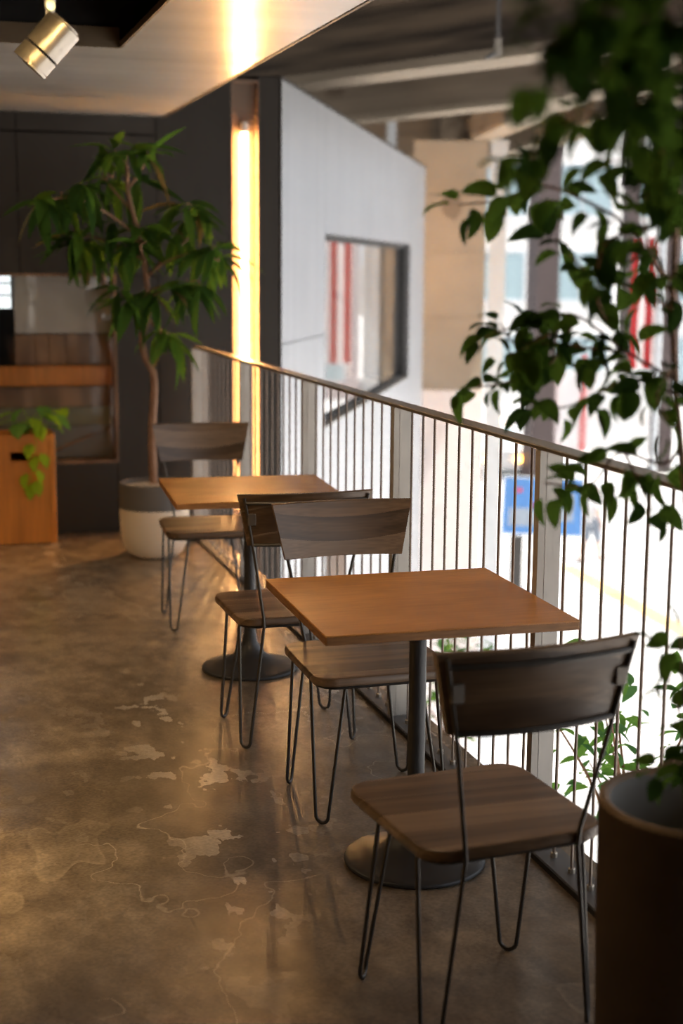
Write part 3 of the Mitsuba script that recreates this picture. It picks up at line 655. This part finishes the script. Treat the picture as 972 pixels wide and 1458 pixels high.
for x, z, dx in [(.63, .545, -.5), (.705, .49, .6), (.655, .475, -.4), (.60, .38, -.5), (.68, .40, .4), (.665, .335, .4), (.63, .318, -.2)]:
    d = np.array([dx*.5, -.5, -.6]); ex, ey, ez = orient(d, roll=rng.uniform(-.4, .4))
    obj('leaf', {**HL[0], 'to_world': frame_matrix(np.array([x-dx*.02, 8.178, z+.03]), ex, ey, ez, .095)}, None, tv)

# ---------------- big brown planter and climbing fig in the foreground
BX, BY, BR, BZ = 1.338, 2.20, .178, .62
bp_ = tag('big_planter', 'large round rusty brown planter with a grey inside at the right front', 'planter')
obj('wall', lathe([(0, .004), (.150, .004), (.160, .010), (BR-.010, .15), (BR-.003, .4), (BR, BZ-.022), (BR, BZ-.008)], (BX, BY, 0), 72), 'm_rustpot', bp_, smooth=50)
obj('rim', lathe([(BR, BZ-.008), (BR-.003, BZ-.001), (BR-.010, BZ+.001), (BR-.018, BZ-.002), (BR-.022, BZ-.008)], (BX, BY, 0), 72), 'm_rustrim', bp_, smooth=60)
obj('lining', lathe([(BR-.022, BZ-.008), (BR-.026, BZ-.10), (BR-.03, BZ-.19)], (BX, BY, 0), 72), 'm_potinside', bp_, smooth=60)
tag(obj('planter_soil', lathe([(0, BZ-.150), (.10, BZ-.153), (BR-.029, BZ-.160), (BR-.029, BZ-.185), (0, BZ-.185)], (BX, BY, 0), 40), 'm_soil'), 'dark soil inside the big brown planter', 'soil', kind='stuff')
VINE = {
'trunk':[(1.319,2.147,0.653),(1.299,2.136,0.823),(1.281,2.147,1.009),(1.259,2.16,1.192),(1.239,2.171,1.358),(1.204,2.134,1.523),(1.131,2.003,1.674),(0.987,1.74,1.776),(0.85,1.53,1.835),(0.756,1.41,1.868)],
'b1':[(1.131,2.003,1.674),(0.952,1.759,1.75),(0.796,1.558,1.782),(0.694,1.441,1.793),(0.62,1.366,1.786),(0.608,1.371,1.752)],
'b2':[(0.85,1.53,1.835),(0.703,1.381,1.819),(0.61,1.315,1.817),(0.571,1.278,1.821)],
'b3':[(1.034,1.828,1.74),(0.881,1.683,1.767),(0.798,1.613,1.748),(0.775,1.68,1.737),(0.801,1.833,1.696)],
'b4':[(1.204,2.134,1.523),(1.12,2.123,1.624),(1.059,2.154,1.668),(1.029,2.279,1.701),(0.984,2.352,1.68),(0.938,2.425,1.673)],
'b5':[(1.205,2.133,1.501),(1.146,2.165,1.534),(1.107,2.242,1.556),(1.074,2.313,1.615)],
'b6':[(1.236,2.173,1.382),(1.163,2.213,1.428),(1.11,2.296,1.484),(1.065,2.372,1.475),(1.005,2.452,1.441)],
'b7':[(1.11,2.296,1.484),(1.09,2.361,1.395),(1.042,2.436,1.359),(0.987,2.513,1.343)],
'b8':[(1.237,2.172,1.358),(1.175,2.207,1.38),(1.146,2.278,1.351),(1.114,2.349,1.32),(1.072,2.423,1.325)],
'b9':[(1.249,2.166,1.263),(1.222,2.181,1.238),(1.159,2.215,1.254),(1.141,2.281,1.19),(1.09,2.36,1.183)],
'b10':[(1.169,2.21,1.254),(1.192,2.198,1.201),(1.214,2.185,1.153)],
'b12':[(1.12,2.123,1.624),(1.081,2.143,1.601),(1.096,2.191,1.522),(1.141,2.224,1.463)],
'b13':[(1.131,2.002,1.663),(1.074,1.977,1.702),(1.014,1.952,1.719),(0.982,2.025,1.718)],
'b14':[(1.237,2.172,1.406),(1.188,2.143,1.362),(1.204,2.134,1.316)],
'b15':[(1.203,2.134,1.546),(1.127,2.062,1.579),(1.086,2.027,1.653),(1.059,1.929,1.709)],
'b16':[(0.987,1.74,1.776),(0.854,1.584,1.804),(0.762,1.463,1.821),(0.684,1.391,1.813)],
'b6b':[(1.11,2.296,1.484),(1.075,2.33,1.45),(1.045,2.40,1.43),(1.03,2.44,1.465)],
'b6c':[(1.163,2.213,1.428),(1.12,2.26,1.43),(1.075,2.35,1.435),(1.04,2.42,1.41)],
'b1b':[(0.952,1.759,1.75),(0.87,1.62,1.79),(0.83,1.55,1.83)],
'p1':[(1.315,2.15,0.673),(1.235,2.081,0.795),(1.202,2.077,0.873),(1.185,2.087,0.932)],
'p2':[(1.315,2.149,0.669),(1.217,2.069,0.745),(1.175,2.058,0.744),(1.153,2.048,0.734)],
'p3':[(1.318,2.148,0.676),(1.223,2.065,0.85),(1.211,2.072,0.964)],
}
rng = random.Random(23)
fg = tag('climbing_fig', 'tall bushy climbing plant with small dark round leaves arching from the big brown planter', 'plant')
VINE['trunk'] = [(1.335, 2.19, .475), (1.325, 2.17, .60)]+VINE['trunk'][1:]
VL = [mikit.ply(leaf_mesh(1, .70, .28, .3, 6, .55, curl=c), m, smooth=True) for m in VINELEAF for c in (.2, .9)]
leaves = []
for name, pts in VINE.items():
    p = smooth_path(pts, 6); main = name == 'trunk'
    obj('stem', tube(p, np.linspace(.008, .0035, len(p)) if main else np.linspace(.0035, .0015, len(p)), 6), 'm_bark', fg, smooth=60)
    seg = np.linalg.norm(np.diff(p, axis=0), axis=1); cum = np.concatenate([[0], np.cumsum(seg)]); L = cum[-1]
    step = {'b1': .019, 'b2': .016, 'b16': .018, 'trunk': .019, 'b3': .020}.get(name, .0150)
    s = (.55 if main else .05 if name.startswith('p') else .02)*L
    while s < L:
        i = min(np.searchsorted(cum, s), len(p)-1); q = p[i-1]+(p[i]-p[i-1])*((s-cum[i-1])/max(seg[i-1], 1e-6)); t = p[i]-p[i-1]
        leaves.append((q, t/np.linalg.norm(t), main)); s += step*rng.uniform(.6, 1.4)
    leaves.append((p[-1], (p[-1]-p[-2])/np.linalg.norm(p[-1]-p[-2]), main))
fig_leaf_entries = []
for q, t, main in leaves:
    d = t*.5+np.array([rng.gauss(0, .6), rng.gauss(0, .6), rng.gauss(-.25, .5)]); d /= np.linalg.norm(d)
    ex, ey, ez = orient(d, roll=rng.uniform(-.9, .9))
    pet = q+d*rng.uniform(.008, .03)
    fig_leaf_entries.append((rng.choice(VL), frame_matrix(pet, ex, ey, ez, rng.uniform(.036, .060))))
rng.shuffle(fig_leaf_entries)
for src, M in fig_leaf_entries[:298]: obj('leaf', {**src, 'to_world': M}, None, fg)
if len(fig_leaf_entries) > 298:
    base = leaf_mesh(1, .70, .28, .3, 6, .55, curl=.5); rest = []
    for src, M in fig_leaf_entries[298:]:
        b = base.copy(); b.apply_transform(np.array(M.matrix)); rest.append(b)
    k = obj('small_leaves', cat(rest), VINELEAF[1], fg, smooth=True); labels[k] = {'kind': 'stuff'}

# ================================================================== STREET
tag(obj('ground', box([1.0, -40, STREET-.2], [150, 160, STREET]), 'm_pavement'), 'bright sunlit pavement of the street below the railing', kind='structure')
ln = tag('yellow_paving', 'pale yellow line of tactile paving along the street', 'paving line')
pa, pb_ = np.array([13.45, 28.5]), np.array([12.75, 19.0]); d = (pb_-pa)/np.linalg.norm(pb_-pa)
for i in range(32):
    o = np.array([*(pa+d*i*.31), STREET+.001]); obj('tile', obox(o, np.array([*d, 0]), np.array([-d[1], d[0], 0]), UPV, .305, .45, .012), 'm_yellowline', ln)

# map board
mb = tag('map_board', 'blue street map board on a dark post below the railing', 'sign')
mc = np.array([11.92, 25.86, -3.10]); rt = np.array([math.cos(.47), -math.sin(.47), 0]); fw = np.array([math.sin(.47), math.cos(.47), 0])
upb = UPV*.90+fw*.44; upb /= np.linalg.norm(upb); nb = np.cross(rt, upb)
def plate(w0, w1, h0, h1, t0, t1): return obox(mc+rt*w0+upb*h0+nb*t0, rt, upb, nb, w1-w0, h1-h0, t1-t0)
obj('panel', plate(-.78, .78, -.58, .58, 0, .05), 'm_bluepanel', mb)
obj('frame', cat([plate(-.81, -.78, -.61, .61, -.01, .06), plate(.78, .81, -.61, .61, -.01, .06), plate(-.78, .78, -.61, -.58, -.01, .06), plate(-.78, .78, .58, .61, -.01, .06)]), 'm_palemetal', mb)
obj('map_print', cat([plate(-.66, -.05, -.42, -.05, .05, .053), plate(.1, .6, -.3, .3, .05, .053)]), 'm_shorts', mb)
obj('map_print', cat([plate(-.55, -.42, .28, .36, .053, .056), plate(.0, .22, .16, .25, .053, .056), plate(-.2, -.1, .0, .06, .053, .056)]), 'm_red', mb)
obj('leg', box([mc[0]-.60, mc[1]+.05, STREET], [mc[0]-.38, mc[1]+.2, mc[2]-.3]), 'm_darkpost', mb)
obj('leg', box([mc[0]+.10, mc[1]+.05, STREET], [mc[0]+.32, mc[1]+.2, mc[2]-.3]), 'm_darkpost', mb)

# brown steel columns of the structure across the street
for i, (x, y, w, lab) in enumerate([(18.3, 40.2, .37, 'brown steel street column nearest the annex, behind the map board'), (27.9, 53.0, .28, 'slim brown steel street column between the red poles and the plant'), (23.1, 41.3, .27, 'brown steel street column at the right behind the plant')]):
    k = tag(key_for('street_column'), lab, 'column', 'brown columns across the street')
    obj('shaft', box([x-w, y-w, STREET+.15], [x+w, y+w, 9]), 'm_brownsteel', k); obj('base_plate', box([x-w-.1, y-w-.1, STREET], [x+w+.1, y+w+.1, STREET+.15]), 'm_darkpost', k)

# hoarding with red poles
ho = tag('street_hoarding', 'white street hoarding with red vertical poles', 'hoarding')
h0, hd = np.array([21.6, 47.6]), np.array([.84, -.54]); hd /= np.linalg.norm(hd); hn = np.array([-hd[1], hd[0]])
for i in range(5):
    o = h0+hd*(i*1.06-.45)
    obj('panel', obox(np.array([*o, STREET]), np.array([*hd, 0]), np.array([*hn, 0]), UPV, 1.02, .06, 2.9), 'm_buildwhite', ho)
    if i > 1: continue
    q = h0+hd*(i*1.06+.58)
    obj('pole', rod([q[0]-hn[0]*.1, q[1]-hn[1]*.1, STREET], [q[0]-hn[0]*.1, q[1]-hn[1]*.1, -1.4], .075, 8), 'm_red', ho)

# red and white banner hanging over the street (mirrored in the annex window)
bn = tag('street_banner', 'tall red and white banner on a grey lamp pole above the street', 'banner')
b0, b1 = np.array([13.366, 25.284]), np.array([13.80, 25.05]); bd = (b1-b0); bl = np.linalg.norm(bd); bd /= bl; bnn = np.array([-bd[1], bd[0]])
for a, b, m in [(0, .30, 'm_red'), (.30, .55, 'm_pinkwhite'), (.55, .86, 'm_red'), (.86, 1.0, 'm_pinkwhite')]:
    obj('stripe', obox(np.array([*(b0+bd*bl*a), -.35]), np.array([*bd, 0]), np.array([*bnn, 0]), UPV, bl*(b-a), .012, 2.5), m, bn)
q = b1+bd*.07; obj('pole', rod([q[0], q[1], STREET], [q[0], q[1], 2.4], .05, 10), 'm_palemetal', bn, smooth=40)
obj('bracket', cat([rod([*b0, 2.17], [q[0], q[1], 2.17], .015, 6), rod([*b0, -.37], [q[0], q[1], -.37], .015, 6)]), 'm_palemetal', bn)

# taxi with amber lamps
tx = tag('street_taxi', 'pale taxi with amber lamps parked across the street', 'car')
ca = np.array([18.15, 43.0]); cf = np.array([-.36, -.93]); cf /= np.linalg.norm(cf); cs = np.array([-cf[1], cf[0]])
def carpt(f, s, z): return np.array([*(ca+cf*f+cs*s), STREET+z])
def car_hull(pts): return trimesh.convex.convex_hull(np.array([carpt(*q) for q in pts]))
obj('body', car_hull([(f, s*w, z) for s in (-1, 1) for f, w, z in [(2.2, .72, .35), (2.25, .76, .6), (2.0, .8, .85), (-2.1, .78, .35), (-2.2, .8, .8), (-2.0, .78, .98), (1.0, .82, .95), (0, .84, .95), (0, .84, .3)]]), 'm_carpaint', tx, smooth=25)
obj('cabin', car_hull([(f, s*w, z) for s in (-1, 1) for f, w, z in [(1.0, .74, .94), (.35, .60, 1.45), (-1.1, .60, 1.45), (-1.8, .72, .96)]]), 'm_glassdark', tx, smooth=25)
obj('roof', car_hull([(f, s*w, z) for s in (-1, 1) for f, w, z in [(.35, .60, 1.45), (-1.1, .60, 1.45), (.2, .52, 1.50), (-.95, .52, 1.50)]]), 'm_carpaint', tx)
for f in (1.35, -1.35):
    for s in (-.74, .74):
        w = trimesh.creation.cylinder(.31, .2, sections=20); M = trimesh.geometry.align_vectors([0, 0, 1], [*cs, 0]); M[:3, 3] = carpt(f, s, .31); w.apply_transform(M); obj('wheel', w, 'm_rubber', tx, smooth=40)
AMB = {'emitter': {'type': 'area', 'radiance': {'type': 'rgb', 'value': [5.0, 1.9, .15]}}}
obj('roof_lamp', {**mikit.ply(car_hull([(f, s, z) for f in (-.25, -.05) for s in (-.22, .22) for z in (1.50, 1.68)]), 'm_whitepaint'), **AMB}, None, tx)
for s in (-.6, .6): obj('headlamp', {**mikit.ply(car_hull([(f, s+w, z) for f in (2.18, 2.27) for w in (-.11, .11) for z in (.58, .74)]), 'm_whitepaint'), **AMB}, None, tx)

# ---------------- people in the street
def hullbones(J, bones, ln=.03):
    out = None
    for a, b in bones:
        (pa, ra), (pb2, rb) = J[a], J[b]
        h = m3.Manifold.batch_hull([m3.Manifold.sphere(ra, 12).translate(list(map(float, pa))), m3.Manifold.sphere(rb, 12).translate(list(map(float, pb2)))])
        out = h if out is None else out+h
    mm = out.refine_to_length(ln).to_mesh(); t = trimesh.Trimesh(mm.vert_properties[:, :3], mm.tri_verts)
    t.merge_vertices(); trimesh.smoothing.filter_taubin(t, iterations=6); return t
def person(x, y, a, label, top, low, stride, long_legs):
    k = tag(key_for('person'), label, 'person')
    tw = pose(x, y, a, STREET); s = stride
    J = {'pel': ((0, 0, .95), .125), 'wl': ((.08, 0, .93), .10), 'wr': ((-.08, 0, .93), .10), 'ch': ((0, .02, 1.28), .13), 'shl': ((.17, .01, 1.40), .065), 'shr': ((-.17, .01, 1.40), .065), 'nk': ((0, .01, 1.46), .055), 'nk2': ((0, .02, 1.53), .052),
         'hd': ((0, .025, 1.63), .088), 'ch2': ((0, .055, 1.575), .06), 'nose': ((0, .115, 1.61), .014), 'nose2': ((0, .09, 1.635), .014), 'ear': ((.088, .015, 1.61), .02), 'ear2': ((-.088, .015, 1.61), .02),
         'kl': ((.09, .12*s+.03, .50), .06), 'kr': ((-.09, -.08*s+.03, .50), .06), 'al': ((.09, .26*s, .09), .042), 'ar': ((-.09, -.30*s, .11), .042), 'tl': ((.09, .26*s+.15, .035), .03), 'tr2': ((-.09, -.30*s+.14, .035), .03),
         'el': ((.24, -.10*s, 1.14), .042), 'er': ((-.24, .08*s, 1.14), .042), 'hl': ((.25, -.06*s+.08, .90), .03), 'hr': ((-.25, .16*s+.04, .90), .03)}
    B = [('pel', 'ch'), ('wl', 'wr'), ('ch', 'shl'), ('ch', 'shr'), ('shl', 'shr'), ('ch', 'nk'), ('nk', 'nk2'), ('nk2', 'hd'), ('hd', 'ch2'), ('nose', 'nose2'), ('ear', 'hd'), ('ear2', 'hd'), ('wl', 'kl'), ('wr', 'kr'), ('kl', 'al'), ('kr', 'ar'), ('al', 'tl'), ('ar', 'tr2'), ('shl', 'el'), ('shr', 'er'), ('el', 'hl'), ('er', 'hr')]
    for side, h, sg in (('L', 'hl', 1), ('R', 'hr', -1)):
        hp_ = np.array(J[h][0])
        J['p'+side] = (hp_+[0, .01, -.07], .026); B.append((h, 'p'+side))
        for q in range(4):
            f1 = hp_+[0, .03-.02*q, -.10]; f2 = f1+np.array([-sg*.01, .008, -.05-.012*(q in (1, 2))]); J[f'f{side}{q}'] = (f1, .0095); J[f'g{side}{q}'] = (f2, .008); B += [('p'+side, f'f{side}{q}'), (f'f{side}{q}', f'g{side}{q}')]
        J['t'+side] = (hp_+[-sg*.01, .05, -.09], .010); B.append((h, 't'+side))
    obj('body', {**mikit.ply(hullbones(J, B), 'm_skin', smooth=True), 'to_world': tw}, None, k)
    g = lambda n, e: (J[n][0], J[n][1]+e)
    C = {n: g(n, .018) for n in ('pel', 'ch', 'shl', 'shr', 'nk')}; C['el'] = (np.array(J['shl'][0])*.45+np.array(J['el'][0])*.55, .062); C['er'] = (np.array(J['shr'][0])*.45+np.array(J['er'][0])*.55, .062)
    C['nk'] = ((0, .01, 1.43), .07)
    obj('shirt', {**mikit.ply(hullbones(C, [('pel', 'ch'), ('ch', 'shl'), ('ch', 'shr'), ('shl', 'shr'), ('ch', 'nk'), ('shl', 'el'), ('shr', 'er')]), top, smooth=True), 'to_world': tw}, None, k)
    kk = .95 if not long_legs else 1.0
    D = {n: g(n, .022) for n in ('wl', 'wr')}; D['pel'] = ((0, 0, .96), .14)
    D['kl'] = (np.array(J['wl'][0])*(1-kk)+np.array(J['kl'][0])*kk, .085); D['kr'] = (np.array(J['wr'][0])*(1-kk)+np.array(J['kr'][0])*kk, .085)
    bb = [('pel', 'wl'), ('pel', 'wr'), ('wl', 'wr'), ('wl', 'kl'), ('wr', 'kr')]
    if long_legs: D['al'] = (J['al'][0], .062); D['ar'] = (J['ar'][0], .062); bb += [('kl', 'al'), ('kr', 'ar')]
    obj('trousers' if long_legs else 'shorts', {**mikit.ply(hullbones(D, bb), low, smooth=True), 'to_world': tw}, None, k)
    for s_ in (('al', 'tl'), ('ar', 'tr2')):
        S_ = {'a': (np.array(J[s_[0]][0])-[0, .03, .04], .045), 'b': (J[s_[1]][0], .038)}; obj('shoe', {**mikit.ply(hullbones(S_, [('a', 'b')]), 'm_rubber', smooth=True), 'to_world': tw}, None, k)
    H = {'a': ((0, .0, 1.665), .088), 'b': ((0, -.03, 1.62), .082), 'c': ((0, -.03, 1.56), .06)}
    obj('hair', {**mikit.ply(hullbones(H, [('a', 'b'), ('b', 'c')]), 'm_hair', smooth=True), 'to_world': tw}, None, k)
person(14.42, 28.7, -1.0, 'pedestrian in pale shirt and grey shorts walking past the map board', 'm_shirt', 'm_shorts', 1.0, False)
person(26.0, 48.4, 2.8, 'distant pedestrian in dark navy clothes at the right of the street', 'm_navy', 'm_navy', .6, True)

# ---------------- buildings across the street
def building(key, label, o, d, w, h, depth, m, cols, rows, m_win='m_glassdark'):
    k = tag(key, label, 'building')
    o = np.array([*o, STREET]); d = np.array([*d, 0.]); d /= np.linalg.norm(d); n = np.array([-d[1], d[0], 0])
    obj('walls', obox(o, d, n, UPV, w, depth, h), m, k)
    obj('parapet', obox(o-d*.2-n*.2+UPV*h, d, n, UPV, w+.4, depth+.4, .5), m, k)
    cw, rh = w/cols, h/rows
    for i in range(cols):
        for j in range(rows):
            p = o+d*(i*cw+cw*.16)+UPV*(j*rh+rh*.22)-n*.10
            win = obj('window', cat([obox(p, d, n, UPV, cw*.68, .16, .10), obox(p+UPV*rh*.58, d, n, UPV, cw*.68, .16, .10), obox(p, d, n, UPV, .1, .16, rh*.58), obox(p+d*cw*.68, d, n, UPV, .1, .16, rh*.58+.1), obox(p+d*cw*.34, d, n, UPV, .08, .14, rh*.58)]), 'm_palemetal', k)
            obj('pane', obox(p+n*.05+d*.05+UPV*.05, d, n, UPV, cw*.68, .03, rh*.56), m_win, win)
building('white_building', 'white building with wide windows across the street behind the brown columns', (14, 70), (.93, -.36), 24, 24, 12, 'm_buildwhite', 6, 6)
building('rose_building', 'pinkish building across the street at the far right', (37.5, 60), (.80, -.60), 26, 20, 12, 'm_buildrose', 6, 5)

# ---------------- greenery outside
def shrub(key, label, c, rad, base, nleaf, size, seed, catname='tree', stuff=False, mats=OUTLEAF):
    r = random.Random(seed); c = np.array(c, float)
    k = tag(key, label, catname)
    tp_ = smooth_path([base, (np.array(base)+c)/2+[.05, .03, 0], c-[0, 0, rad*.6]], 4)
    obj('trunk', tube(tp_, np.linspace(.03, .012, len(tp_)), 7), 'm_bark', k, smooth=60)
    src = [mikit.ply(leaf_mesh(1, .5, .25, .3, 5), m, smooth=True) for m in mats]; merged = []
    for b in range(9):
        az, el = r.uniform(0, 6.28), r.uniform(-.2, 1.2); d = np.array([math.cos(az)*math.cos(el), math.sin(az)*math.cos(el), math.sin(el)])
        e_ = c+d*rad*r.uniform(.6, 1.0); p = smooth_path([tp_[-1], (tp_[-1]+e_)/2+[0, 0, .04], e_], 4)
        obj('branch', tube(p, np.linspace(.008, .002, len(p)), 5), 'm_bark', k)
        for q in range(nleaf//9):
            t = p[r.randrange(3, len(p))]+np.array([r.gauss(0, .05*rad*2), r.gauss(0, .05*rad*2), r.gauss(0, .05*rad*2)])
            v = np.array([r.gauss(0, 1), r.gauss(0, 1), r.gauss(-.1, .5)]); ex, ey, ez = orient(v, roll=r.uniform(-.6, .6)); M = frame_matrix(t, ex, ey, ez, size*r.uniform(.7, 1.25))
            if stuff:
                m_ = leaf_mesh(1, .5, .25, .3, 4); m_.apply_transform(np.array(M.matrix)); merged.append(m_)
            else: obj('leaf', {**r.choice(src), 'to_world': M}, None, k)
    if stuff:
        kk = obj('crown', cat(merged), mats[0], k, smooth=True); labels[kk] = {'kind': 'stuff'}
shrub('young_tree', 'young tree with fresh green leaves rising just outside the railing beside the big planter', (2.26, 4.1, -.12), .52, (2.35, 4.25, STREET), 190, .08, 3)
shrub('young_tree_001', 'second young tree lower down outside the railing behind the nearer table', (3.15, 8.1, -1.0), .55, (3.2, 8.1, STREET), 140, .09, 4)
shrub('street_tree', 'street tree with pale green crown seen between the column and the brown post', (21.6, 57.5, -.6), 1.6, (21.6, 57.5, STREET), 600, .35, 6, stuff=True)
